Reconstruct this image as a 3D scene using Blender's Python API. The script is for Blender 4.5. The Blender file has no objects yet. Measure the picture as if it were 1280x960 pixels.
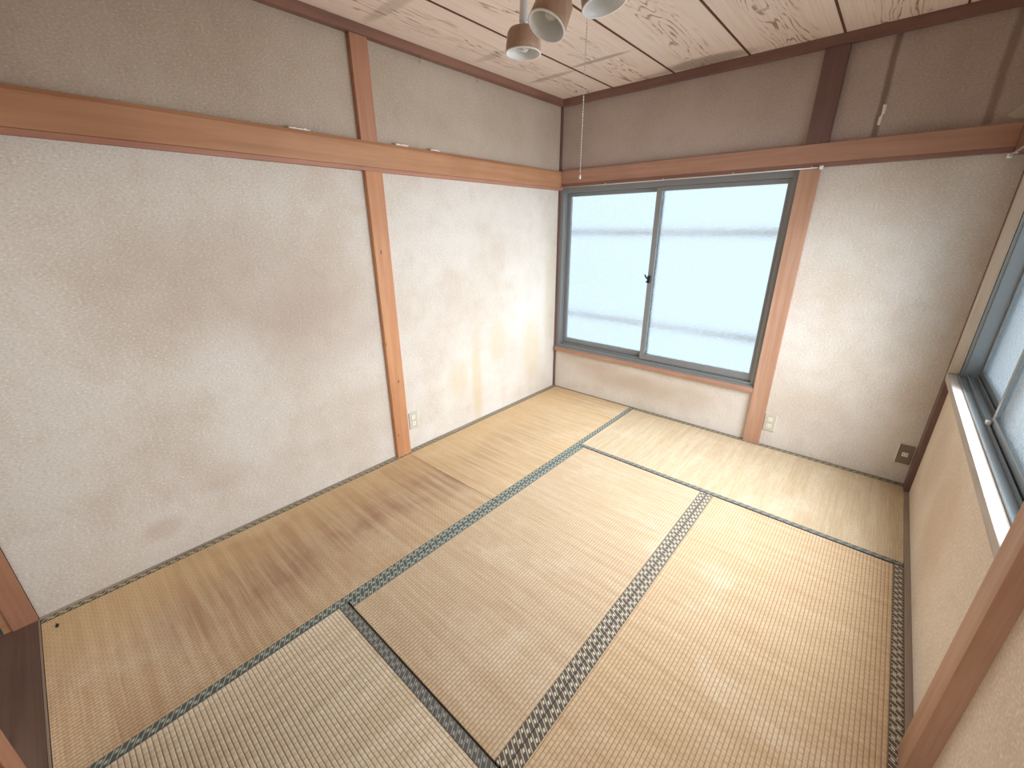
import bpy, bmesh, math, random
from mathutils import Vector, Matrix
random.seed(7)
S = bpy.context.scene
COL = S.collection

# ------------------------------------------------------------------ camera
RX = Vector((0.750752, 0.660563, -0.005179)); RY = Vector((0.228815, -0.267395, -0.936026)); RZ = Vector((-0.619689, 0.701538, -0.351894))
CP = Vector((2.27825, -3.20593, 1.48360))
FPX = 519.61
cam = bpy.data.objects.new('camera', bpy.data.cameras.new('camera')); COL.objects.link(cam)
M = Matrix((( RX.x, -RY.x, -RZ.x, CP.x), (RX.y, -RY.y, -RZ.y, CP.y), (RX.z, -RY.z, -RZ.z, CP.z), (0, 0, 0, 1)))
cam.matrix_world = M
cam.data.sensor_fit = 'HORIZONTAL'; cam.data.sensor_width = 36; cam.data.lens = FPX / 1280 * 36
cam.data.clip_start = 0.02; cam.data.clip_end = 100
S.camera = cam

# ------------------------------------------------------------------ sky and lights
wd = bpy.data.worlds.new('sky'); S.world = wd; wd.use_nodes = True
bg = wd.node_tree.nodes['Background']; bg.inputs[0].default_value = (0.74, 0.88, 1.0, 1); bg.inputs[1].default_value = 0.86

def area(name, loc, direction, sx, sy, power, col, spread=180):
    l = bpy.data.lights.new(name, 'AREA'); l.shape = 'RECTANGLE'; l.size = sx; l.size_y = sy
    l.energy = power; l.color = col; l.spread = math.radians(spread)
    o = bpy.data.objects.new(name, l); COL.objects.link(o); o.location = loc
    o.rotation_euler = Vector(direction).to_track_quat('-Z', 'Y').to_euler()
    return o
# daylight through the two windows, on the room side of the frosted panes
for i in range(5):
    area('window_daylight', (0.89, -.040, .60 + .25*i), (0, -1, -0.45), 1.5, .18, 1.35, (0.86, 0.94, 1.0), 140)
for i in range(5):
    area('side_window_daylight', (2.664, -1.10, .88 + .20*i), (-1, 0, -0.50), 1.36, .165, 6.3, (0.86, 0.93, 1.0), 130)
# added fill light in the unseen passage behind the open doorway
area('passage_fill_light', (1.7, -4.5, 1.6), (0, 1, -0.62), 2.6, 1.4, 16, (1.0, 0.97, 0.93), 130)

vs = S.view_settings
S.display_settings.display_device = 'sRGB'
vs.view_transform = 'Standard'; vs.look = 'None'; vs.gamma = 1; vs.use_curve_mapping = False
vs.exposure = 0.46

# ------------------------------------------------------------------ helpers
def lin(r, g, b):
    f = lambda c: (c/255/12.92) if c/255 <= .04045 else ((c/255+.055)/1.055)**2.4
    return (f(r), f(g), f(b), 1)

class NT:
    def __init__(s, name, rough=0.8, spec=0.3):
        s.m = bpy.data.materials.new(name); s.m.use_nodes = True
        s.t = s.m.node_tree; s.b = s.t.nodes['Principled BSDF']
        s.b.inputs['Roughness'].default_value = rough
        s.b.inputs['Specular IOR Level'].default_value = spec
        s.pos = None
    def n(s, typ, **kw):
        nd = s.t.nodes.new(typ)
        for k, v in kw.items(): setattr(nd, k, v)
        return nd
    def link(s, a, b): s.t.links.new(a, b)
    def put(s, sock, v):
        if isinstance(v, bpy.types.NodeSocket): s.link(v, sock)
        else: sock.default_value = v
    def P(s):
        if s.pos is None: s.pos = s.n('ShaderNodeNewGeometry').outputs['Position']
        return s.pos
    def math(s, op, a, b=0.0, c=0.0, clamp=False):
        nd = s.n('ShaderNodeMath', operation=op); nd.use_clamp = clamp
        for i, v in enumerate((a, b, c)): s.put(nd.inputs[i], v)
        return nd.outputs[0]
    def scale(s, v, sc, off=(0, 0, 0)):
        nd = s.n('ShaderNodeMapping'); s.link(v, nd.inputs['Vector'])
        nd.inputs['Scale'].default_value = sc; nd.inputs['Location'].default_value = off
        return nd.outputs[0]
    def noise(s, v, scale=5, detail=4, rough=.55, dist=0.0):
        nd = s.n('ShaderNodeTexNoise'); s.link(v, nd.inputs['Vector'])
        nd.inputs['Scale'].default_value = scale; nd.inputs['Detail'].default_value = detail
        nd.inputs['Roughness'].default_value = rough; nd.inputs['Distortion'].default_value = dist
        return nd.outputs['Fac']
    def ramp(s, f, lo, hi, a=0.0, b=1.0, smooth=True):
        nd = s.n('ShaderNodeMapRange'); nd.interpolation_type = 'SMOOTHSTEP' if smooth else 'LINEAR'
        s.put(nd.inputs['Value'], f)
        for k, v in zip(('From Min', 'From Max', 'To Min', 'To Max'), (lo, hi, a, b)): nd.inputs[k].default_value = v
        return nd.outputs[0]
    def mix(s, f, a, b, mode='MIX'):
        nd = s.n('ShaderNodeMix', data_type='RGBA', blend_type=mode)
        s.put(nd.inputs[0], f); s.put(nd.inputs[6], a); s.put(nd.inputs[7], b)
        return nd.outputs[2]
    def xyz(s, v):
        nd = s.n('ShaderNodeSeparateXYZ'); s.link(v, nd.inputs[0]); return nd.outputs
    def bump(s, h, strength=.3, dist=.002):
        nd = s.n('ShaderNodeBump'); nd.inputs['Strength'].default_value = strength
        nd.inputs['Distance'].default_value = dist; s.link(h, nd.inputs['Height'])
        s.link(nd.outputs[0], s.b.inputs['Normal'])
    def color(s, c): s.put(s.b.inputs['Base Color'], c); return s.m
    def blob(s, centre, radii, soft=0.5, wob=0.25, scl=9):
        """soft-edged irregular patch round a point in the room"""
        p = s.n('ShaderNodeVectorMath', operation='SUBTRACT'); s.link(s.P(), p.inputs[0]); p.inputs[1].default_value = centre
        q = s.n('ShaderNodeVectorMath', operation='DIVIDE'); s.link(p.outputs[0], q.inputs[0]); q.inputs[1].default_value = radii
        l = s.n('ShaderNodeVectorMath', operation='LENGTH'); s.link(q.outputs[0], l.inputs[0])
        d = s.math('ADD', l.outputs['Value'], s.math('MULTIPLY', s.math('SUBTRACT', s.noise(s.P(), scl, 5, .6), .5), wob*4))
        return s.ramp(d, 1 + soft, 1 - soft, 0, 1)

def solid(name, c, rough=.6, metal=0.0, spec=.4):
    t = NT(name, rough, spec); t.b.inputs['Metallic'].default_value = metal
    return t.color(c)

# plaster: fibrous clay-coloured finish with fine flecks and old damp marks
def plaster(name, base, dirt, blobs=(), lines=()):
    fl = [min(1, k*1.28 + .02) for k in base[:3]] + [1]; fd = [k*.62 for k in base[:3]] + [1]
    t = NT(name, .93, .15); P = t.P()
    big = t.noise(P, 1.6, 5, .6); mid = t.noise(P, 9, 4, .6)
    fine = t.noise(t.scale(P, (1, 1, 1.6)), 95, 4, .7)
    c = t.mix(t.ramp(big, .36, .72, 0, .48), base, dirt)
    c = t.mix(t.ramp(mid, .42, .78, 0, .24), c, dirt)
    c = t.mix(t.ramp(fine, .5, .66, 0, .42), c, fd)
    c = t.mix(t.ramp(fine, .47, .33, 0, .6), c, fl)
    for (ce, ra, amt, col) in blobs:
        c = t.mix(t.math('MULTIPLY', t.blob(ce, ra), amt), c, col)
    for (x, hw, z0, amt) in lines:                       # thin vertical dirt lines over hidden studs
        X = t.xyz(P)
        wob = t.math('MULTIPLY', t.math('SUBTRACT', t.noise(P, 4, 3, .6), .5), .03)
        dx = t.math('ABSOLUTE', t.math('ADD', t.math('SUBTRACT', X[0], x), wob))
        m = t.math('MULTIPLY', t.ramp(dx, hw*1.6, hw*.4, 0, amt), t.ramp(X[2], z0, z0 + .02, 0, 1))
        c = t.mix(m, c, lin(96, 66, 56))
    h = t.math('ADD', fine, t.math('MULTIPLY', mid, .6))
    t.bump(h, .35, .0015)
    return t.color(c)

BASE = lin(220, 214, 206); DIRT = lin(188, 168, 144)
BR = lin(168, 128, 92); BR2 = lin(150, 112, 84); YL = lin(205, 178, 120)
left_blobs = [((0, -3.10, .17), (.3, .07, .05), .25, BR), ((0, -2.2, .98), (.3, .34, .24), .24, BR2), ((0, -2.55, 1.25), (.3, .5, .25), .2, BR2),
              ((0, -1.05, .35), (.3, .05, .32), .38, YL), ((0, -1.25, .40), (.3, .10, .14), .28, YL), ((0, -.35, .45), (.3, .12, .25), .3, YL),
              ((0, -.80, .62), (.3, .10, .16), .26, YL), ((0, -2.82, .32), (.3, .10, .07), .14, BR), ((0, -.10, .9), (.3, .07, .5), .25, YL)]
far_blobs = [((.62, 0, .24), (.32, .3, .09), .28, BR), ((.95, 0, .22), (.22, .3, .08), .2, BR), ((.35, 0, .33), (.25, .3, .07), .2, BR), ((1.3, 0, .2), (.2, .3, .1), .22, BR)]
right_blobs = [((2.66, -1.0, .35), (.3, .25, .25), .3, BR), ((2.66, -.5, .4), (.3, .2, .2), .22, BR2)]
m_wall_left = plaster('clay_plaster_left', BASE, DIRT, left_blobs)
m_wall_far = plaster('clay_plaster_far', BASE, DIRT, far_blobs)
m_wall_right = plaster('clay_plaster_right', lin(228, 214, 196), lin(206, 182, 154), right_blobs)
m_upper_left = plaster('darker_upper_plaster_left', lin(190, 176, 160), lin(162, 144, 126), [])  # wall bands above the beams get a darker plaster tone
m_upper_far = plaster('darker_upper_plaster_far', lin(184, 168, 158), lin(160, 142, 132), [], [(2.048, .014, 1.92, .6), (2.462, .016, 1.92, .45)])
m_patch = solid('bare_undercoat', lin(196, 188, 172), .95)
m_chip = solid('bare_plaster', lin(232, 226, 214), .9)

def wood(name, axis, a, b, dark, rough=.5, knots=0.0):
    t = NT(name, rough, .35); P = t.P()
    sc = [26, 26, 26]; sc[axis] = 1.3
    g = t.noise(t.scale(P, sc), 1, 5, .6, .4)
    sc2 = [140, 140, 140]; sc2[axis] = 5
    f = t.noise(t.scale(P, sc2), 1, 3, .6)
    w = t.noise(P, 2.2, 3, .5)
    c = t.mix(t.ramp(g, .3, .72), a, b)
    c = t.mix(t.ramp(w, .4, .75, 0, .35), c, dark)
    c = t.mix(t.ramp(f, .55, .75, 0, .25), c, dark)
    if knots:
        v = t.n('ShaderNodeTexVoronoi'); sk = [16, 16, 16]; sk[axis] = 7
        t.link(t.scale(P, sk), v.inputs['Vector']); v.inputs['Scale'].default_value = 1
        c = t.mix(t.ramp(v.outputs['Distance'], .11, .06, 0, knots), c, lin(80, 40, 25))
    t.bump(f, .15, .0008)
    return t.color(c)
WA, WB, WD = lin(192, 146, 110), lin(178, 128, 94), lin(146, 100, 72)
m_beam_y = wood('cedar_beam_lengthwise', 1, WA, WB, WD)
m_beam_x = wood('cedar_beam_crosswise', 0, lin(182, 142, 120), lin(168, 126, 106), lin(136, 98, 84))
m_post = wood('cedar_post_upright', 2, lin(206, 152, 110), lin(190, 132, 92), lin(160, 106, 76), .5, .7)
m_post_upper = wood('cedar_post_upper', 2, lin(184, 136, 108), lin(168, 118, 92), lin(136, 92, 72))
m_post_far = wood('cedar_post_grey', 2, lin(192, 154, 130), lin(174, 130, 104), lin(146, 104, 82))
m_trim_dark_y = wood('dark_cornice_lengthwise', 1, lin(146, 108, 92), lin(128, 92, 78), lin(102, 72, 62))
m_trim_dark_x = wood('dark_cornice_crosswise', 0, lin(138, 104, 94), lin(120, 88, 80), lin(98, 70, 66))
m_dark_post = wood('dark_corner_post', 2, lin(122, 94, 88), lin(106, 80, 76), lin(84, 62, 60))
m_sill_y = wood('dusty_sill', 1, lin(205, 196, 186), lin(170, 158, 148), lin(140, 122, 108), .6)
m_jamb = wood('pale_jamb', 2, lin(216, 196, 172), lin(200, 178, 152), lin(180, 156, 130))
m_skirt_y = wood('grey_floor_strip_lengthwise', 1, lin(168, 150, 132), lin(146, 128, 112), lin(116, 98, 84))
m_skirt_x = wood('grey_floor_strip_crosswise', 0, lin(150, 134, 118), lin(130, 114, 98), lin(104, 88, 76))
m_thresh = wood('worn_dark_threshold', 0, lin(112, 88, 76), lin(92, 70, 60), lin(70, 52, 44), .55)
m_lampwood = wood('lamp_wood', 2, lin(198, 168, 146), lin(170, 138, 116), lin(144, 112, 92), .45)

# ceiling boards with printed cathedral grain
def ceiling_board_mat():
    t = NT('printed_grain_ceiling_board', .6, .3); P = t.P(); X = t.xyz(P)
    u = t.math('DIVIDE', t.math('SUBTRACT', X[0], .0195), .4505)
    u = t.math('ABSOLUTE', t.math('SUBTRACT', t.math('FRACT', u), .5))        # 0 at board centre, .5 at joints
    n = t.noise(t.scale(P, (5.0, .62, 1)), 1, 3, .45, .3)
    n = t.math('ADD', n, t.math('MULTIPLY', u, .55))
    r = t.math('FRACT', t.math('MULTIPLY', n, 22))
    line = t.math('MULTIPLY', t.ramp(r, .62, .84, 0, 1), t.ramp(r, 1.0, .93, 0, 1))
    ctr = t.ramp(t.math('ADD', u, t.math('MULTIPLY', t.math('SUBTRACT', t.noise(P, 3, 3), .5), .3)), .30, .10, 0, 1)
    brk = t.ramp(t.noise(t.scale(P, (30, 8, 1)), 1, 3), .40, .58, .1, 1)
    st = t.noise(t.scale(P, (110, 2.2, 1)), 1, 4, .6)
    c = t.mix(t.ramp(st, .35, .7), lin(246, 230, 218), lin(238, 217, 202))
    c = t.mix(t.math('MULTIPLY', t.math('MULTIPLY', line, ctr), t.math('MULTIPLY', brk, .85)), c, lin(150, 112, 84))
    # grey water mark along the far edge, and faint grey streaks across the boards
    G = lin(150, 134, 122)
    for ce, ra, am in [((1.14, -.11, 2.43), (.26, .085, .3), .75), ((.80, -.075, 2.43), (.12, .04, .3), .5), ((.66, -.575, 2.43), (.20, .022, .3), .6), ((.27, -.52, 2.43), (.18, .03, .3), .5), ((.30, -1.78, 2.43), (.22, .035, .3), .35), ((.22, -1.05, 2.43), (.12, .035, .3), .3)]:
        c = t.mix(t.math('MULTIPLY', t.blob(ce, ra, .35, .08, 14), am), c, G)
    t.bump(t.math('ADD', st, line), .08, .0006)
    return t.color(c)
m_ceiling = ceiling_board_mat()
m_groove = solid('brown_groove', lin(104, 66, 48), .8)

# tatami: woven rush; a = axis of the mat's length
def tatami(name, axis, a, b, wear=None, seed=0):
    t = NT(name, .72, .25); P = t.P(); X = t.xyz(P)
    cmb = t.n('ShaderNodeCombineXYZ')
    t.link(X[axis], cmb.inputs[0]); t.link(X[1-axis], cmb.inputs[1])
    br = t.n('ShaderNodeTexBrick'); t.link(cmb.outputs[0], br.inputs['Vector'])
    br.offset = .5; br.inputs['Scale'].default_value = 1
    br.inputs['Brick Width'].default_value = .0215; br.inputs['Row Height'].default_value = .0135
    br.inputs['Mortar Size'].default_value = .0013; br.inputs['Mortar Smooth'].default_value = .9
    br.inputs['Bias'].default_value = 0
    br.inputs['Color1'].default_value = (1, 1, 1, 1); br.inputs['Color2'].default_value = (.55, .55, .55, 1); br.inputs['Mortar'].default_value = (0, 0, 0, 1)
    sc = [8, 8, 1]; sc[axis] = 130                        # straws run across the mat
    straw = t.noise(t.scale(P, sc, (seed, seed, 0)), 1, 3, .6)
    sc = [1.6, 1.6, 1]; sc[axis] = 32
    band = t.noise(t.scale(P, sc, (seed, 0, 0)), 1, 4, .6)
    blot = t.noise(t.scale(P, (1, 1, 1), (seed*3, 0, 0)), 3.2, 5, .62)
    c = t.mix(t.ramp(band, .3, .7), a, b)
    c = t.mix(t.ramp(straw, .4, .75, 0, .35), c, lin(168, 128, 78))
    c = t.mix(t.ramp(blot, .5, .75, 0, .45), c, lin(232, 214, 184))
    if wear:
        w0, w1, col, am = wear
        wob = t.math('MULTIPLY', t.math('SUBTRACT', t.noise(t.scale(P, (1, 1, 1)), 2.2, 5, .6), .5), .55)
        xx = t.math('ADD', X[0], wob)
        m = t.math('MULTIPLY', t.ramp(xx, w0 - .12, w0 + .03), t.ramp(xx, w1 + .22, w1 - .08))
        m = t.math('MULTIPLY', m, t.ramp(t.math('ADD', band, blot), .75, 1.25, .25, 1))
        fade = t.math('MULTIPLY', t.ramp(X[1], -.35, -1.1), t.ramp(X[1], -3.45, -2.9))
        c = t.mix(t.math('MULTIPLY', t.math('MULTIPLY', m, fade), am), c, col)
        e = t.ramp(X[0], .52, .15, 0, .5)                 # yellower along the wall, where furniture stood
        c = t.mix(e, c, lin(214, 170, 100))
    mort = t.math('SUBTRACT', 1, br.outputs['Fac'])
    c = t.mix(t.math('MULTIPLY', t.math('SUBTRACT', 1, mort), .55), c, lin(140, 104, 68))
    cc = t.xyz(br.outputs['Color'])
    c = t.mix(t.ramp(cc[0], .55, 1, .16, 0), c, lin(188, 150, 104))
    rid = t.math('ABSOLUTE', t.math('SUBTRACT', t.math('FRACT', t.math('DIVIDE', X[1-axis], .0135)), .5))
    c = t.mix(t.ramp(rid, .30, .5, 0, .32), c, lin(128, 92, 58))
    mort = t.math('ADD', mort, t.ramp(rid, .5, .2, 0, 1))
    h = t.math('ADD', t.math('MULTIPLY', mort, 1.0), t.math('MULTIPLY', straw, .35))
    t.bump(h, .55, .002)
    hs = t.n('ShaderNodeHueSaturation'); hs.inputs['Saturation'].default_value = .82; hs.inputs['Value'].default_value = 1.06
    t.link(c, hs.inputs['Color']); c = hs.outputs[0]
    return t.color(c)

def border_mat(name, dark, pale):
    t = NT(name, .8, .2)
    uv = t.n('ShaderNodeUVMap').outputs[0]; X = t.xyz(uv)
    u, v = X[0], X[1]                                      # metres along, 0..1 across
    s = t.math('ADD', t.math('DIVIDE', u, .0185), t.math('MULTIPLY', v, 1.15))
    f = t.math('FRACT', s); k = t.math('MODULO', t.math('FLOOR', t.math('ADD', s, 1000.5)), 2)
    bar = t.ramp(t.math('ABSOLUTE', t.math('SUBTRACT', f, .5)), .13, .07)
    dash = t.ramp(t.math('FRACT', t.math('MULTIPLY', v, 7)), .15, .3, .35, 1)
    bar = t.math('MULTIPLY', bar, dash)
    d0 = t.math('MINIMUM', f, t.math('SUBTRACT', 1, f))
    vc = t.math('ADD', .30, t.math('MULTIPLY', k, .38))
    sq = t.math('MULTIPLY', t.ramp(d0, .25, .17), t.ramp(t.math('ABSOLUTE', t.math('SUBTRACT', v, vc)), .16, .11))
    edge = t.ramp(t.math('ABSOLUTE', t.math('SUBTRACT', v, .5)), .5, .44)
    m = t.math('MULTIPLY', t.math('MAXIMUM', bar, sq), edge)
    wv = t.noise(t.scale(uv, (900, 40, 1)), 1, 2)
    c = t.mix(t.ramp(wv, .4, .65, 0, .35), dark, lin(140, 132, 124))
    c = t.mix(t.math('MULTIPLY', m, .9), c, pale)
    t.bump(m, .3, .0006)
    return t.color(c)
m_border_green = border_mat('green_grey_border_cloth', lin(82, 90, 86), lin(192, 198, 182))
m_border_brown = border_mat('brown_grey_border_cloth', lin(92, 80, 74), lin(224, 216, 188))
m_border_wall = border_mat('yellowish_dark_border_cloth', lin(86, 80, 68), lin(220, 210, 172))
m_border_grey = border_mat('grey_border_cloth', lin(92, 92, 88), lin(168, 168, 158))

m_alu_dark = solid('bronze_grey_aluminium', lin(140, 142, 142), .4, .35)
m_alu = solid('grey_aluminium', lin(158, 164, 166), .38, .8)
m_black = solid('black_metal', lin(30, 30, 32), .4, .3)
m_steel = solid('pale_steel', lin(215, 212, 208), .35, .6)
m_white = solid('white_enamel', lin(236, 236, 234), .4)
m_ivory = solid('ivory_plastic', lin(198, 194, 178), .45)
m_ivory2 = solid('pale_plastic', lin(238, 234, 222), .4)
m_greyplate = solid('grey_brown_plate', lin(134, 118, 104), .5)
m_rust = solid('rusty_brass', lin(150, 110, 80), .5, .5)
m_passage = solid('grey_passage_floor', lin(150, 158, 168), .6)
m_subfloor = solid('dark_subfloor', lin(50, 42, 36), .95)

def frosted():
    t = NT('frosted_pattern_glass', .55, .5)
    t.b.inputs['Base Color'].default_value = (0.93, 0.97, 0.99, 1)
    t.b.inputs['Transmission Weight'].default_value = 1; t.b.inputs['IOR'].default_value = 1.15
    v = t.n('ShaderNodeTexVoronoi'); t.link(t.P(), v.inputs['Vector']); v.inputs['Scale'].default_value = 75
    t.bump(v.outputs['Distance'], 1.0, .006)
    return t.m
m_glass = frosted()
bulb_m = NT('clear_bulb_glass', .08, .5); bulb_m.b.inputs['Base Color'].default_value = (.95, .95, .93, 1)
bulb_m.b.inputs['Transmission Weight'].default_value = .55; m_bulb = bulb_m.m

# ---- mesh helpers
def new_obj(name, me, mat, parent=None):
    o = bpy.data.objects.new(name, me); COL.objects.link(o)
    if mat: me.materials.append(mat)
    if parent:
        o.parent = parent
        o.matrix_parent_inverse = Matrix.Translation(-parent.location) if parent.type == 'EMPTY' else Matrix.Identity(4)
    return o
def box(bm, x0, x1, y0, y1, z0, z1, bev=0.0):
    b = bmesh.new()
    bmesh.ops.create_cube(b, size=1)
    for v in b.verts:
        v.co = Vector(((x0+x1)/2 + v.co.x*(x1-x0), (y0+y1)/2 + v.co.y*(y1-y0), (z0+z1)/2 + v.co.z*(z1-z0)))
    if bev: bmesh.ops.bevel(b, geom=b.edges[:], offset=bev, segments=2, profile=.6, affect='EDGES')
    me = bpy.data.meshes.new('t'); b.to_mesh(me); b.free(); bm.from_mesh(me); bpy.data.meshes.remove(me)
def boxes(name, mat, lst, parent=None, bev=0.0, smooth=False):
    bm = bmesh.new()
    for t in lst: box(bm, *t, bev=bev)
    me = bpy.data.meshes.new(name); bm.to_mesh(me); bm.free()
    if smooth: me.shade_smooth()
    return new_obj(name, me, mat, parent)
def tube(bm, pts, r, seg=10, cap=True):
    pts = [Vector(p) for p in pts]; rings = []
    for i, p in enumerate(pts):
        d = (pts[min(i+1, len(pts)-1)] - pts[max(i-1, 0)]).normalized()
        a = d.orthogonal().normalized() if i == 0 else (rings_a - d*rings_a.dot(d)).normalized()
        rings_a = a; b = d.cross(a)
        rr = r[i] if isinstance(r, (list, tuple)) else r
        rings.append([bm.verts.new(p + (a*math.cos(2*math.pi*k/seg) + b*math.sin(2*math.pi*k/seg))*rr) for k in range(seg)])
    for i in range(len(rings)-1):
        for k in range(seg): bm.faces.new((rings[i][k], rings[i][(k+1) % seg], rings[i+1][(k+1) % seg], rings[i+1][k]))
    if cap: bm.faces.new(rings[0][::-1]); bm.faces.new(rings[-1])
def lathe(bm, prof, mw, seg=40, closed=False):
    rings = []
    for (r, z) in prof:
        rings.append([bm.verts.new(mw @ Vector((max(r, 1e-5)*math.cos(2*math.pi*k/seg), max(r, 1e-5)*math.sin(2*math.pi*k/seg), z))) for k in range(seg)])
    for i in range(len(rings)-1):
        for k in range(seg): bm.faces.new((rings[i][k], rings[i][(k+1) % seg], rings[i+1][(k+1) % seg], rings[i+1][k]))
    bmesh.ops.remove_doubles(bm, verts=bm.verts[:], dist=1e-6)
def fin(name, bm, mat, parent=None, smooth=True):
    bmesh.ops.recalc_face_normals(bm, faces=bm.faces[:])
    me = bpy.data.meshes.new(name); bm.to_mesh(me); bm.free()
    if smooth: me.shade_smooth()
    return new_obj(name, me, mat, parent)
def tag(o, label, cat, group=None):
    o['label'] = label; o['category'] = cat
    if group: o['group'] = group
    return o
def struct(o, label, cat=None):
    o['kind'] = 'structure'; o['label'] = label
    o['category'] = cat or 'wall'
    return o
def empty(name, loc):
    o = bpy.data.objects.new(name, None); COL.objects.link(o); o.location = loc; o.empty_display_size = .1
    return o

# ------------------------------------------------------------------ room shell
XR, H = 2.665, 2.43
YN = -3.62
struct(boxes('wall_left', m_wall_left, [(-.12, 0, -3.545, .12, -.06, 1.85)]), 'left wall of speckled beige clay plaster with brown damp marks')
struct(boxes('wall_left_upper', m_upper_left, [(-.12, 0, -3.545, .12, 1.85, 2.5)]), 'darker plaster band of the left wall between beam and ceiling')
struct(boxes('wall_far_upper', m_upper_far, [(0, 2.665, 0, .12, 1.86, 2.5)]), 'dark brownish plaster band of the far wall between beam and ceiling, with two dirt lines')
struct(boxes('wall_far', m_wall_far, [(0, XR, 0, .12, -.06, .375), (0, XR, 0, .12, 1.80, 1.86), (0, .02, 0, .12, .375, 1.8), (1.745, XR, 0, .12, .375, 1.8)]),
       'far beige plaster wall around the frosted window, brown scuffs below the sill')
struct(boxes('wall_right', m_wall_right, [(XR, 2.80, -1.88, 0.12, -.06, .712), (XR, 2.80, -1.88, .12, 1.80, 2.5), (XR, 2.80, -.09, .12, .712, 1.8), (2.672, 2.80, YN - .2, -1.88, -.06, 2.5)]),
       'warm beige plaster wall on the right below and beside the second window')
struct(boxes('wall_near', m_wall_left, [(-.12, 2.80, -3.62, -3.56, 1.80, 2.5)]), 'plaster wall behind the viewpoint above the doorways')
# subfloor
fl = struct(boxes('floor', m_subfloor, [(-.1, 2.75, -3.60, .1, -.14, -.056)]), 'dark board floor under the straw mats', 'floor')
# ceiling: boards with narrow recessed joints
ce = empty('ceiling', (1.33, -1.8, H)); struct(ce, 'ceiling of pale printed-grain boards with brown joints', 'ceiling')
boxes('backing', m_groove, [(-.1, 2.78, -3.7, .1, H + .010, H + .07)], ce)
edges = [-.0] + [.470 + .4505*i for i in range(5)] + [2.70]
for i in range(len(edges) - 1):
    a, b = edges[i], edges[i+1]
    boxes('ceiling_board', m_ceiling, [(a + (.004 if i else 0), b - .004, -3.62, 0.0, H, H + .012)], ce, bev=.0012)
    if i: boxes('joint_strip', m_groove, [(a - .0055, a + .0035, -3.6, -.01, H - .003, H + .012)], ce)

# cornice strips
struct(boxes('trim_1', m_trim_dark_y, [(0, .042, -3.56, 0, 2.386, H)], bev=.002), 'reddish brown cornice strip along the top of the left wall', 'trim')
struct(boxes('trim_2', m_trim_dark_x, [(.042, XR, -.042, 0, 2.382, H)], bev=.002), 'dark brown cornice strip along the top of the far wall', 'trim')
struct(boxes('trim_3', m_trim_dark_y, [(XR - .042, XR, -3.56, -.042, 2.382, H)], bev=.002), 'dark brown cornice strip along the top of the right wall', 'trim')
# beams (nageshi)
def beam_y(name, x0, x1, y0, y1, mat, chamf=.012):
    bm = bmesh.new()
    s = 1 if x1 > x0 else -1
    prof = [(x0, 1.796), (x1, 1.796), (x1, 1.905), (x1 - s*chamf, 1.922), (x0, 1.922)]
    A = [bm.verts.new((px, y0, pz)) for px, pz in prof]; B = [bm.verts.new((px, y1, pz)) for px, pz in prof]
    n = len(prof)
    for i in range(n): bm.faces.new((A[i], A[(i+1) % n], B[(i+1) % n], B[i]))
    bm.faces.new(A); bm.faces.new(B[::-1])
    return fin(name, bm, mat, None, False)
struct(beam_y('trim_4', 0, .042, -3.56, -.001, m_beam_y), 'long light brown tie beam across the left wall with a worn pinkish lower edge', 'beam')
struct(boxes('trim_5', m_beam_x, [(.043, 2.585, -.036, 0, 1.823, 1.922)], bev=.003), 'reddish brown tie beam across the far wall over the window', 'beam')
struct(boxes('trim_6', m_trim_dark_y, [(2.585, XR, -3.55, 0, 1.79, 1.922)], bev=.003), 'dark brown tie beam on the right wall over the second window', 'beam')
m_lip = wood('pinkish_lip', 1, lin(184, 134, 112), lin(170, 118, 96), lin(140, 94, 78))
m_lip_x = wood('purplish_lip', 0, lin(150, 112, 98), lin(134, 96, 86), lin(110, 80, 74))
struct(boxes('trim_19', m_lip, [(0, .038, -3.56, -.001, 1.776, 1.7955)], bev=.0015), 'pinkish lower strip under the long beam on the left wall', 'trim')
struct(boxes('trim_20', m_lip_x, [(.039, 2.585, -.032, 0, 1.8005, 1.8225)], bev=.0015), 'purplish brown lower strip under the far beam', 'trim')
# posts
struct(boxes('trim_7', m_post, [(0, .030, -1.846, -1.742, -.05, 1.778)], bev=.0015), 'orange-brown post on the left wall, running from the mats to the beam', 'post')
struct(boxes('trim_8', m_post_upper, [(0, .030, -1.850, -1.752, 1.922, 2.386)], bev=.0015), 'short reddish brown post on the left wall above the beam', 'post')
struct(boxes('trim_9', m_post_far, [(1.745, 1.848, -.030, 0, -.05, 1.805)], bev=.0015), 'brown post right of the frosted window on the far wall', 'post')
struct(boxes('trim_10', m_dark_post, [(1.745, 1.856, -.030, 0, 1.922, 2.382)], bev=.0015), 'dark purplish brown post on the far wall above the beam', 'post')
struct(boxes('trim_11', m_dark_post, [(0, .020, -.014, 0, -.05, 2.386)], bev=.001), 'narrow brown post in the corner between left and far wall', 'post')
struct(boxes('trim_12', m_dark_post, [(2.640, XR, -.098, 0, -.05, 2.386)], bev=.0015), 'dark brown post in the corner between far and right wall', 'post')
struct(boxes('trim_13', m_post_far, [(2.628, 2.675, -1.945, -1.84, -.05, 1.79)], bev=.0015), 'brown post with a shaded side on the right wall beside the second window', 'post')
struct(boxes('trim_14', m_post_upper, [(-.10, .008, -3.617, -3.547, -.05, 1.80)], bev=.0015), 'reddish brown doorpost at the near end of the left wall', 'post')
struct(boxes('trim_15', m_beam_y, [(-.10, .0, -3.640, -3.618, -.05, 1.80)], bev=.001), 'thin brown strip beside the near doorpost', 'post')
struct(boxes('trim_16', m_post_upper, [(.872, .972, -3.63, -3.552, -.05, 1.80)], bev=.002), 'brown doorpost in the bottom left corner of the photo', 'post')
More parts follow.
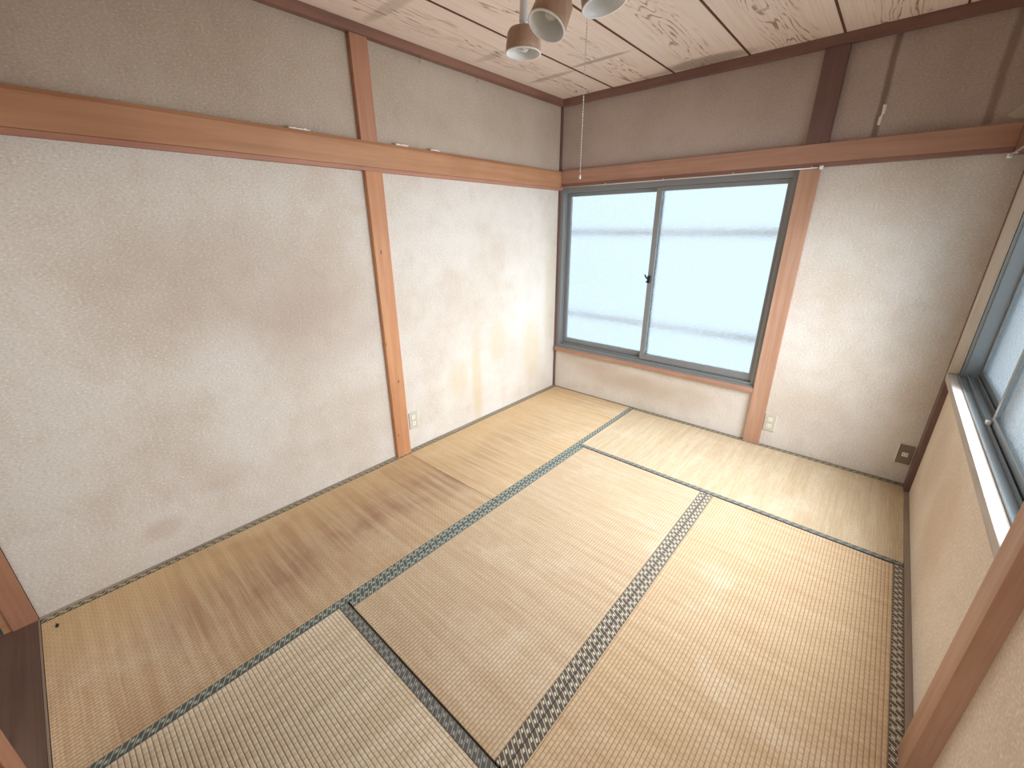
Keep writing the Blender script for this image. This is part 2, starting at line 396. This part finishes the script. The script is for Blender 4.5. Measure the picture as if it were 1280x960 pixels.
# floor strips
struct(boxes('baseboard_left', m_skirt_y, [(0, .014, -3.545, -1.847, -.05, .006), (0, .014, -1.741, -.015, -.05, .006)], bev=.001), 'thin grey-brown floor strip at the foot of the left wall', 'baseboard')
struct(boxes('baseboard_far', m_skirt_x, [(.021, 1.744, -.010, 0, -.05, .005), (1.849, 2.639, -.010, 0, -.05, .005)], bev=.001), 'thin brown floor strip at the foot of the far wall', 'baseboard')
struct(boxes('baseboard_right', m_skirt_y, [(2.643, XR, -1.839, -.099, -.05, .004), (2.643, 2.672, -3.54, -1.946, -.05, .004)], bev=.001), 'grey floor strip at the foot of the right wall', 'baseboard')

# threshold and passage
th = struct(boxes('trim_17', m_thresh, [(.0, .871, -3.652, -3.551, -.05, .002), (.973, 2.642, -3.652, -3.551, -.05, .002)], bev=.001), 'worn dark brown sliding-door threshold at the near edge of the mats', 'threshold')
struct(boxes('trim_18', m_skirt_x, [(.0, .871, -3.5505, -3.5445, -.05, .003)], bev=.0008), 'pale splintered strip between threshold and mat', 'trim')
struct(boxes('floor_passage', m_passage, [(-.9, 3.4, -4.85, -3.655, -.12, -.012)]), 'grey passage floor beyond the threshold', 'floor')
struct(boxes('wall_passage', m_wall_left, [(-.9, 3.4, -4.95, -4.85, -.12, 2.5), (-1.0, -.9, -4.95, -3.63, -.12, 2.5), (3.4, 3.5, -4.95, -3.63, -.12, 2.5), (-.9, -.12, -3.65, -3.63, -.12, 2.5), (2.8, 3.4, -3.65, -3.63, -.12, 2.5), (-.9, 3.4, -4.85, -3.64, 2.43, 2.5)]), 'plaster walls of the passage behind the viewpoint')
d1 = empty('door_1', (1.4, -3.59, 0)); d1['kind'] = 'structure'; d1['label'] = 'brown sliding door behind the near doorpost'; d1['category'] = 'door'
boxes('door_frame', m_thresh, [(.973, 1.02, -3.605, -3.575, .003, 1.79), (1.76, 1.80, -3.605, -3.575, .003, 1.79), (1.02, 1.76, -3.605, -3.575, .003, .10), (1.02, 1.76, -3.605, -3.575, 1.70, 1.79)], d1)
boxes('door_panel', m_thresh, [(1.02, 1.76, -3.597, -3.583, .10, 1.70)], d1)

# ------------------------------------------------------------------ tatami mats
x1, x2, x3 = .876, 1.767, 2.642
y1, y2, y3, y4 = -.884, -1.761, -2.676, -3.543
XL = .015; YF = -.011
ta = tatami('rush_left_far', 1, lin(222, 190, 138), lin(204, 164, 108), (.32, .50, lin(160, 114, 72), .35), 3)
tb = tatami('rush_left_near', 1, lin(210, 180, 134), lin(192, 152, 104), (.12, .50, lin(146, 98, 60), .95), 7)
tc = tatami('rush_far', 0, lin(214, 194, 156), lin(200, 174, 130), None, 11)
td = tatami('rush_middle', 1, lin(214, 188, 148), lin(200, 168, 124), None, 5)
te = tatami('rush_right', 1, lin(214, 182, 134), lin(200, 164, 112), None, 17)
tf = tatami('rush_near', 0, lin(234, 216, 184), lin(220, 198, 160), None, 23)
def border(parent, axis, a0, a1, b0, b1, mat, ztop=.0016):
    """cloth band; runs along axis from a0 to a1, across from b0 to b1"""
    n = max(2, int((a1 - a0)/.06)); vs_, fs, uv = [], [], []
    zs = [-.05, ztop - .0008, ztop, ztop, ztop - .0008, -.05]; bs = [b0, b0, b0 + .0008, b1 - .0008, b1, b1]
    for i in range(n + 1):
        a = a0 + (a1 - a0)*i/n
        wob = .0006*math.sin(a*9 + b0*40)
        for b, z in zip(bs, zs):
            zz = z + (wob if z > -.04 else 0) + (.0004 if z > -.04 else 0)
            vs_.append((a, b, zz) if axis == 0 else (b, a, zz))
    for i in range(n):
        for k in range(6):
            fs.append((i*6 + k, i*6 + (k+1) % 6, (i+1)*6 + (k+1) % 6, (i+1)*6 + k))
    fs.append(tuple(range(6))[::-1]); fs.append(tuple(n*6 + k for k in range(6)))
    me = bpy.data.meshes.new('cloth_border'); me.from_pydata(vs_, [], fs)
    ul = me.uv_layers.new(name='UVMap')
    for l in me.loops:
        co = me.vertices[l.vertex_index].co
        a, b = (co.x, co.y) if axis == 0 else (co.y, co.x)
        ul.data[l.index].uv = (a, (b - b0)/(b1 - b0))
    bm = bmesh.new(); bm.from_mesh(me); bmesh.ops.recalc_face_normals(bm, faces=bm.faces[:]); bm.to_mesh(me); bm.free()
    return new_obj('cloth_border', me, mat, parent)
BW = .036
def mat_(x0, x1_, y0, y1_, axis, mat, label, bmats, dz=0, bw=(BW, BW)):
    e = empty('tatami_mat', ((x0+x1_)/2, (y0+y1_)/2, -.05)); tag(e, label, 'tatami mat', 'tatami mats covering the floor')
    lo, hi = (y0, y1_) if axis == 0 else (x0, x1_)      # across
    g, k = bw[0] - .001, bw[1] - .001
    if axis == 0: boxes('woven_surface', mat, [(x0, x1_, y0 + g, y1_ - k, -.055, dz)], e, bev=.0015)
    else: boxes('woven_surface', mat, [(x0 + g, x1_ - k, y0, y1_, -.055, dz)], e, bev=.0015)
    L0, L1 = (x0, x1_) if axis == 0 else (y0, y1_)
    border(e, axis, L0 + .0008, L1 - .0008, lo, lo + bw[0], bmats[0], dz + .0016)
    border(e, axis, L0 + .0008, L1 - .0008, hi - bw[1], hi, bmats[1], dz + .0016)
    return e
G_, B_, Y_ = m_border_green, m_border_brown, m_border_grey
mat_(XL, x1 - .001, y2 + .0015, YF, 1, ta, 'yellow straw mat in the far left corner, running to the window wall', (m_border_wall, G_), 0, (.025, BW))
mat_(XL, x1 - .001, y4, y2 - .0015, 1, tb, 'browned straw mat along the left wall, nearest the threshold', (m_border_wall, G_), 0, (.025, BW))
mat_(x1 + .001, x3, y1 + .003, YF, 0, tc, 'pale straw mat lying crosswise under the window and far wall', (Y_, m_border_wall), .001, (.030, .026))
mat_(x1 + .001, x2 - .0007, y3 + .004, y1 - .003, 1, td, 'middle straw mat between the left row and the patterned double border', (G_, B_))
mat_(x2 + .0007, x3, y3 + .004, y1 - .003, 1, te, 'straw mat along the right wall under the second window', (B_, B_))
mat_(x1 + .001, x3, y4, y3 - .004, 0, tf, 'coarse pale straw mat lying crosswise at the bottom of the photo', (Y_, Y_), .001)

# ------------------------------------------------------------------ window 1 (far wall)
def ring_y(x0, x1_, z0, z1, w, y0, y1_, wb=None, wt=None):
    wb = w if wb is None else wb; wt = w if wt is None else wt
    return [(x0, x0 + w, y0, y1_, z0, z1), (x1_ - w, x1_, y0, y1_, z0, z1), (x0 + w, x1_ - w, y0, y1_, z0, z0 + wb), (x0 + w, x1_ - w, y0, y1_, z1 - wt, z1)]
w1 = empty('window_1', (.88, .03, .375)); struct(w1, 'two-pane sliding window with frosted patterned glass in a bronze-grey frame on the far wall', 'window')
boxes('wooden_sill', m_beam_x, [(.021, 1.744, -.032, .10, .376, .412)], w1, bev=.002)
boxes('window_frame', m_alu_dark, ring_y(.021, 1.744, .412, 1.80, .030, .0, .105, .028, .042) + [(.05, 1.715, .032, .036, .440, .452), (.05, 1.715, .070, .074, .440, .456), (.021, 1.744, -.022, .0, .412, .422)], w1, bev=.0015)
def sash_y(x0, x1_, z0, z1, y0, y1_, wl, wr, wb, wt):
    s = boxes('sash', m_alu_dark, [(x0, x0 + wl, y0, y1_, z0, z1), (x1_ - wr, x1_, y0, y1_, z0, z1), (x0 + wl, x1_ - wr, y0, y1_, z0, z0 + wb), (x0 + wl, x1_ - wr, y0, y1_, z1 - wt, z1)], w1, bev=.0018)
    ym = (y0 + y1_)/2
    boxes('glass_pane', m_glass, [(x0 + wl - .004, x1_ - wr + .004, ym - .002, ym + .002, z0 + wb - .004, z1 - wt + .004)], s)
    return s
# children of a mesh part keep world coordinates because the part's own origin is the window's base
def sub(child, parent):
    child.parent = parent; child.matrix_parent_inverse = parent.matrix_parent_inverse.inverted() @ Matrix.Identity(4)
sash_y(.052, .898, .445, 1.757, .060, .086, .032, .034, .048, .028)
s2 = sash_y(.858, 1.713, .445, 1.757, .024, .050, .040, .024, .048, .028)
bm = bmesh.new(); box(bm, .862, .882, .004, .024, 1.07, 1.125, .003); tube(bm, [(.872, .008, 1.10), (.858, -.004, 1.112), (.846, -.006, 1.135)], [.007, .006, .005]); tube(bm, [(.872, .010, 1.085), (.857, .0, 1.078)], .0055)
fin('latch', bm, m_black, s2)
# fittings outside the panes: rails of the outside grille, blurred by the glass
gr = empty('window_grille', (.88, .30, .6)); tag(gr, 'blurred horizontal rails outside the frosted far window', 'grille')
for z in (.66, 1.42):
    boxes('rail', m_white, [(-.1, 1.9, .30, .325, z, z + .04)], gr, bev=.003)
for x in (-.1, 1.875):
    for z in (.66, 1.42): boxes('bracket', m_alu, [(x, x + .025, .1205, .30, z, z + .04)], gr)

# ------------------------------------------------------------------ window 2 (right wall)
w2 = empty('window_2', (2.70, -.98, .71)); struct(w2, 'second sliding window with pale blue glass and a dusty sill on the right wall', 'window')
boxes('wooden_sill', m_sill_y, [(2.633, 2.668, -1.839, -.099, .712, .750)], w2, bev=.002)
boxes('jamb', m_jamb, [(2.634, 2.676, -.120, -.099, .751, 1.789)], w2, bev=.0015)
Y0, Y1 = -1.878, -.122
boxes('window_frame', m_alu, [(2.670, 2.79, Y0, Y0 + .03, .713, 1.80), (2.678, 2.79, Y1, -.0905, .713, 1.80), (2.670, 2.79, Y0 + .03, Y1, .713, .748), (2.670, 2.79, Y0 + .03, Y1, 1.765, 1.80),
      (2.668, 2.671, Y0 + .03, Y1, .748, .760), (2.699, 2.703, Y0 + .03, Y1, .748, .764), (2.733, 2.737, Y0 + .03, Y1, .748, .768), (2.690, 2.79, Y1 - .016, Y1, .748, 1.765)], w2, bev=.0012)
def sash_x(ya, yb, xa, xb, wn, wf, wb, wt):
    s = boxes('sash', m_alu, [(xa, xb, ya, ya + wn, .755, 1.762), (xa, xb, yb - wf, yb, .755, 1.762), (xa, xb, ya + wn, yb - wf, .755, .755 + wb), (xa, xb, ya + wn, yb - wf, 1.762 - wt, 1.762)], w2, bev=.0018)
    xm = (xa + xb)/2
    boxes('glass_pane', m_glass, [(xm - .002, xm + .002, ya + wn - .004, yb - wf + .004, .755 + wb - .004, 1.762 - wt + .004)], s)
sash_x(-.925, -.142, 2.744, 2.766, .030, .022, .040, .030)
s4 = sash_x(-1.846, -.885, 2.708, 2.730, .030, .034, .040, .030)
# small glossy things on the sill track
bm = bmesh.new(); box(bm, 2.690, 2.706, -.915, -.895, .762, .778, .004); fin('sash_stopper', bm, m_ivory2, w2)

# ------------------------------------------------------------------ curtain rail
cr = empty('curtain_rail', (.94, -.045, 1.79)); tag(cr, 'thin silvery curtain rail under the beam over the far window', 'curtain rail')
bm = bmesh.new(); tube(bm, [(.006, -.047, 1.795), (.6, -.047, 1.795), (1.2, -.047, 1.795), (1.842, -.047, 1.797)], .0042, 10); fin('rail', bm, m_steel, cr)
for x in (.05, .46, .92, 1.38, 1.80):
    bm = bmesh.new(); box(bm, x, x + .008, -.049, -.0305 if x < 1.7 else -.0305, 1.7975, 1.8045, .0006); fin('bracket', bm, m_steel, cr, False)
bm = bmesh.new(); box(bm, 1.842, 1.860, -.056, -.037, 1.786, 1.806, .003); fin('end_cap', bm, m_white, cr)

cr2 = empty('curtain_rail', (2.575, -.9, 1.78)); tag(cr2, 'white end of a curtain rail under the right beam, at the photo edge', 'curtain rail')
bm = bmesh.new(); tube(bm, [(2.574, -.062, 1.783), (2.574, -1.0, 1.783), (2.574, -1.84, 1.783)], .0042, 10); fin('rail', bm, m_steel, cr2)
bm = bmesh.new(); box(bm, 2.565, 2.584, -.062, -.040, 1.773, 1.793, .003); fin('end_cap', bm, m_white, cr2)
for y in (-.12, -1.0, -1.80):
    bm = bmesh.new(); box(bm, 2.571, 2.590, y - .005, y + .005, 1.784, 1.7895, .0008); fin('bracket', bm, m_white, cr2, False)

# ------------------------------------------------------------------ power outlets
def outlet(name, frame, plane, label, plate_m, sockets, w=.068, h=.122, edge=None):
    """frame(u, v, d) maps plate coordinates (across, up, out of wall) to the room"""
    o = empty(name, frame(0, 0, 0)); tag(o, label, 'power outlet')
    def bx(u0, u1, v0, v1, d0, d1, nm, m, par, bev=.0015):
        a = frame(u0, v0, d0); b = frame(u1, v1, d1)
        lo = [min(a[i], b[i]) for i in range(3)]; hi = [max(a[i], b[i]) for i in range(3)]
        return boxes(nm, m, [(lo[0], hi[0], lo[1], hi[1], lo[2], hi[2])], par, bev=bev)
    bx(-w/2, w/2, -h/2, h/2, 0.0004, .007, 'cover_plate', plate_m, o)
    if edge: bx(-w/2 - .004, -w/2, -h/2, h/2, .0004, .009, 'rim', m_ivory2, o, .001)
    else: bx(w/2 - .0, w/2 + .004, -h/2, h/2, .0004, .008, 'rim', m_ivory2, o, .001)
    for v in sockets:
        s = bx(-.014, .014, v - .013, v + .013, .007, .0095, 'socket', m_ivory2, o)
        for u in (-.006, .006):
            k = bx(u - .0012, u + .0012, v - .005, v + .005, .0094, .0099, 'slot', m_black, s, 0)
    return o
outlet('power_outlet', lambda u, v, d: (1.886 + u, -d, .182 + v), 1, 'pale double outlet right of the post on the far wall', m_ivory, (.024, -.024))
outlet('power_outlet', lambda u, v, d: (d, -1.680 + u, .220 + v), 0, 'pale double outlet right of the post on the left wall', m_ivory, (.024, -.024))
outlet('antenna_outlet', lambda u, v, d: (2.600 + u, -d, .195 + v), 1, 'single grey-brown outlet low in the far right corner', m_greyplate, (0,), edge=True)

# ------------------------------------------------------------------ ceiling lamp
lc = Vector((1.345, -1.77, H))
lamp = empty('ceiling_lamp', lc); tag(lamp, 'spotlight ceiling lamp with tilted wooden shades, white inside, and a bead pull chain', 'lamp')
bm = bmesh.new(); lathe(bm, [(0, -.0005), (.085, -.0005), (.085, -.018), (.07, -.030), (0, -.032)], Matrix.Translation(lc)); fin('ceiling_rose', bm, m_white, lamp)
def px_ray(u, v): return (RX*((u - 640)/FPX) + RY*((v - 480)/FPX) + RZ)
def shade(open_c, axis, r1=.059, r0=.052, h=.066, link_to=None, vertical=False):
    axis = axis.normalized()                                 # points from the opening to the back of the shade
    q = axis.to_track_quat('Z', 'Y').to_matrix().to_4x4(); mw = Matrix.Translation(open_c) @ q
    bm = bmesh.new()
    lathe(bm, [(r1, 0), (r1*.985, .02), (r0 + .002, h - .012), (r0 - .004, h - .002), (r0 - .012, h + .001), (.014, h + .002), (.014, h - .001), (r0 - .012, h - .002), (r0 - .005, h - .013), (r1 - .0035, .02), (r1 - .003, 0.0005), (r1, 0)], mw)
    sh = fin('lamp_shade', bm, m_lampwood, lamp)
    bm = bmesh.new()
    lathe(bm, [(r1 + .001, -.0015), (r1 + .001, .0015), (r1 - .0036, .0025), (r1 - .0048, .02), (r0 - .0065, h - .015), (r0 - .014, h - .005), (.012, h - .004), (.012, h - .007), (r0 - .015, h - .007), (r0 - .008, h - .017), (r1 - .006, .02), (r1 - .0045, -.0015), (r1 + .001, -.0015)], mw)
    fin('shade_lining', bm, m_white, sh)
    bm = bmesh.new()
    lathe(bm, [(0, h - .062), (.012, h - .060), (.020, h - .052), (.022, h - .042), (.018, h - .032), (.011, h - .020), (.010, h - .008)], mw, 24); fin('bulb', bm, m_bulb, lamp)
    bm = bmesh.new()
    lathe(bm, [(0, h - .008), (.017, h - .008), (.0165, h + .012), (.0, h + .013)], mw, 28); fin('bulb_holder', bm, m_white, lamp)
    neck = mw @ Vector((0, 0, h + .020))
    # white socket cylinder above the hinge and stem to the ceiling rose
    bm = bmesh.new(); tube(bm, [mw @ Vector((0, 0, h + .008)), neck], .006, 12); fin('hinge', bm, m_white, lamp)
    top = neck + Vector((0, 0, .060))
    bm = bmesh.new(); lathe(bm, [(0, 0), (.016, 0), (.0165, .002), (.0135, .055), (.011, .060), (0, .060)], Matrix.Translation(neck), 24); fin('socket_sleeve', bm, m_white, lamp)
    end = lc + Vector(((top.x - lc.x)*.28, (top.y - lc.y)*.28, -.022))
    bm = bmesh.new(); tube(bm, [top + Vector((0, 0, -.002)), top + Vector((0, 0, .03)), (top + Vector((0, 0, .05)))*.8 + end*.2, end + Vector((0, 0, -.002))], .004, 10); fin('stem', bm, m_dark_post, lamp)
def tilt_axis(u, v, img_dir, cosphi):
    d = px_ray(u, v).normalized()
    g = RX*img_dir[0] + RY*img_dir[1]; g = (g - d*g.dot(d)).normalized()
    return d*cosphi + g*math.sqrt(1 - cosphi**2)
shade(CP + px_ray(654, 67)*1.40, Vector((0.02, 0.02, 1)))
shade(CP + px_ray(683, 33)*1.25, tilt_axis(683, 33, (.36, -.93), .56), h=.085)
shade(CP + px_ray(756, 5)*1.08, tilt_axis(756, 5, (-.12, -1), .40), h=.085)
bm = bmesh.new()
tube(bm, [(1.347, -1.77, H - .03), (1.347, -1.77, 1.662)], .0007, 6)
z = 2.39
while z > 1.668:
    bmesh.ops.create_icosphere(bm, subdivisions=1, radius=.0026, matrix=Matrix.Translation((1.347, -1.77, z))); z -= .0085
pc = fin('pull_chain', bm, m_steel, lamp)
bm = bmesh.new(); lathe(bm, [(0, 0), (.004, 0), (.0035, .012), (0, .014)], Matrix.Translation((1.347, -1.77, 1.650)), 14); fin('pull_knob', bm, m_white, lamp)

# ------------------------------------------------------------------ small things
def hook(y, label):
    bm = bmesh.new(); x = .046
    tube(bm, [(.022, y, 2.387), (.022, y, 2.376), (.022, y - .006, 2.366), (.022, y - .001, 2.357), (.022, y + .006, 2.361)], .0016, 8)
    o = fin('screw_hook', bm, m_rust); tag(o, label, 'hook', 'small screw hooks under the left cornice')
hook(-1.42, 'tiny rusty hook under the left cornice, nearer the short post')
hook(-.965, 'tiny rusty hook under the left cornice, nearer the far corner')
def flake(name, pts, thick, axis, mat, label, cat, group=None):
    bm = bmesh.new()
    A = [bm.verts.new(p) for p in pts]; off = Vector(axis)*thick
    B = [bm.verts.new(Vector(p) + off) for p in pts]; n = len(pts)
    for i in range(n): bm.faces.new((A[i], A[(i+1) % n], B[(i+1) % n], B[i]))
    bm.faces.new(A); bm.faces.new(B[::-1])
    return tag(fin(name, bm, mat, None, False), label, cat, group)
def chip(y, w, label):
    r = random.Random(int(-y*1000))
    pts = [(.004 + .026*abs(math.sin(i*2.1 + y)), y + w*(i/6 - .5), 1.9225) for i in range(7)]
    pts += [(.001, y + w*.5, 1.9225), (.001, y - w*.5, 1.9225)]
    bm = bmesh.new()
    for i in range(6):
        yy = y + w*(i/5 - .5); s = .006 + r.random()*.006
        box(bm, .010, .036 + r.random()*.004, yy - s, yy + s, 1.9225, 1.9265 + r.random()*.004, .001)
    tag(fin('plaster_flake', bm, m_chip, None, False), label, 'plaster flake', 'plaster crumbs on the left beam')
chip(-2.17, .08, 'pale plaster crumbs on the left beam, left of the short post')
chip(-1.60, .07, 'pale plaster crumbs on the left beam, just right of the short post')
chip(-1.36, .05, 'pale plaster crumbs on the left beam, farther right of the short post')
flake('paper_scrap', [(2.050, -.0005, 1.985), (2.062, -.0005, 1.983), (2.064, -.0005, 2.03), (2.070, -.0005, 2.035), (2.069, -.0005, 2.075), (2.055, -.0005, 2.078), (2.057, -.0005, 2.03), (2.050, -.0005, 2.02)], .002, (0, -1, 0), m_chip, 'white paper scrap on the dirt line above the far beam', 'paper scrap')
flake('plaster_patch', [(2.522, -.0005, 1.962), (2.545, -.0005, 1.945), (2.60, -.0005, 1.94), (2.638, -.0005, 1.942), (2.638, -.0005, 2.00), (2.60, -.0005, 2.015), (2.57, -.0005, 2.012), (2.55, -.0005, 1.985)], .0015, (0, -1, 0), m_patch, 'bare pale plaster patch above the far beam in the right corner', 'plaster patch')
flake('mat_debris', [(.085, -3.50, .0005), (.10, -3.495, .0005), (.115, -3.50, .0005), (.10, -3.505, .0005)], .003, (0, 0, 1), m_black, 'small dark scrap on the left mat beside the threshold', 'debris')
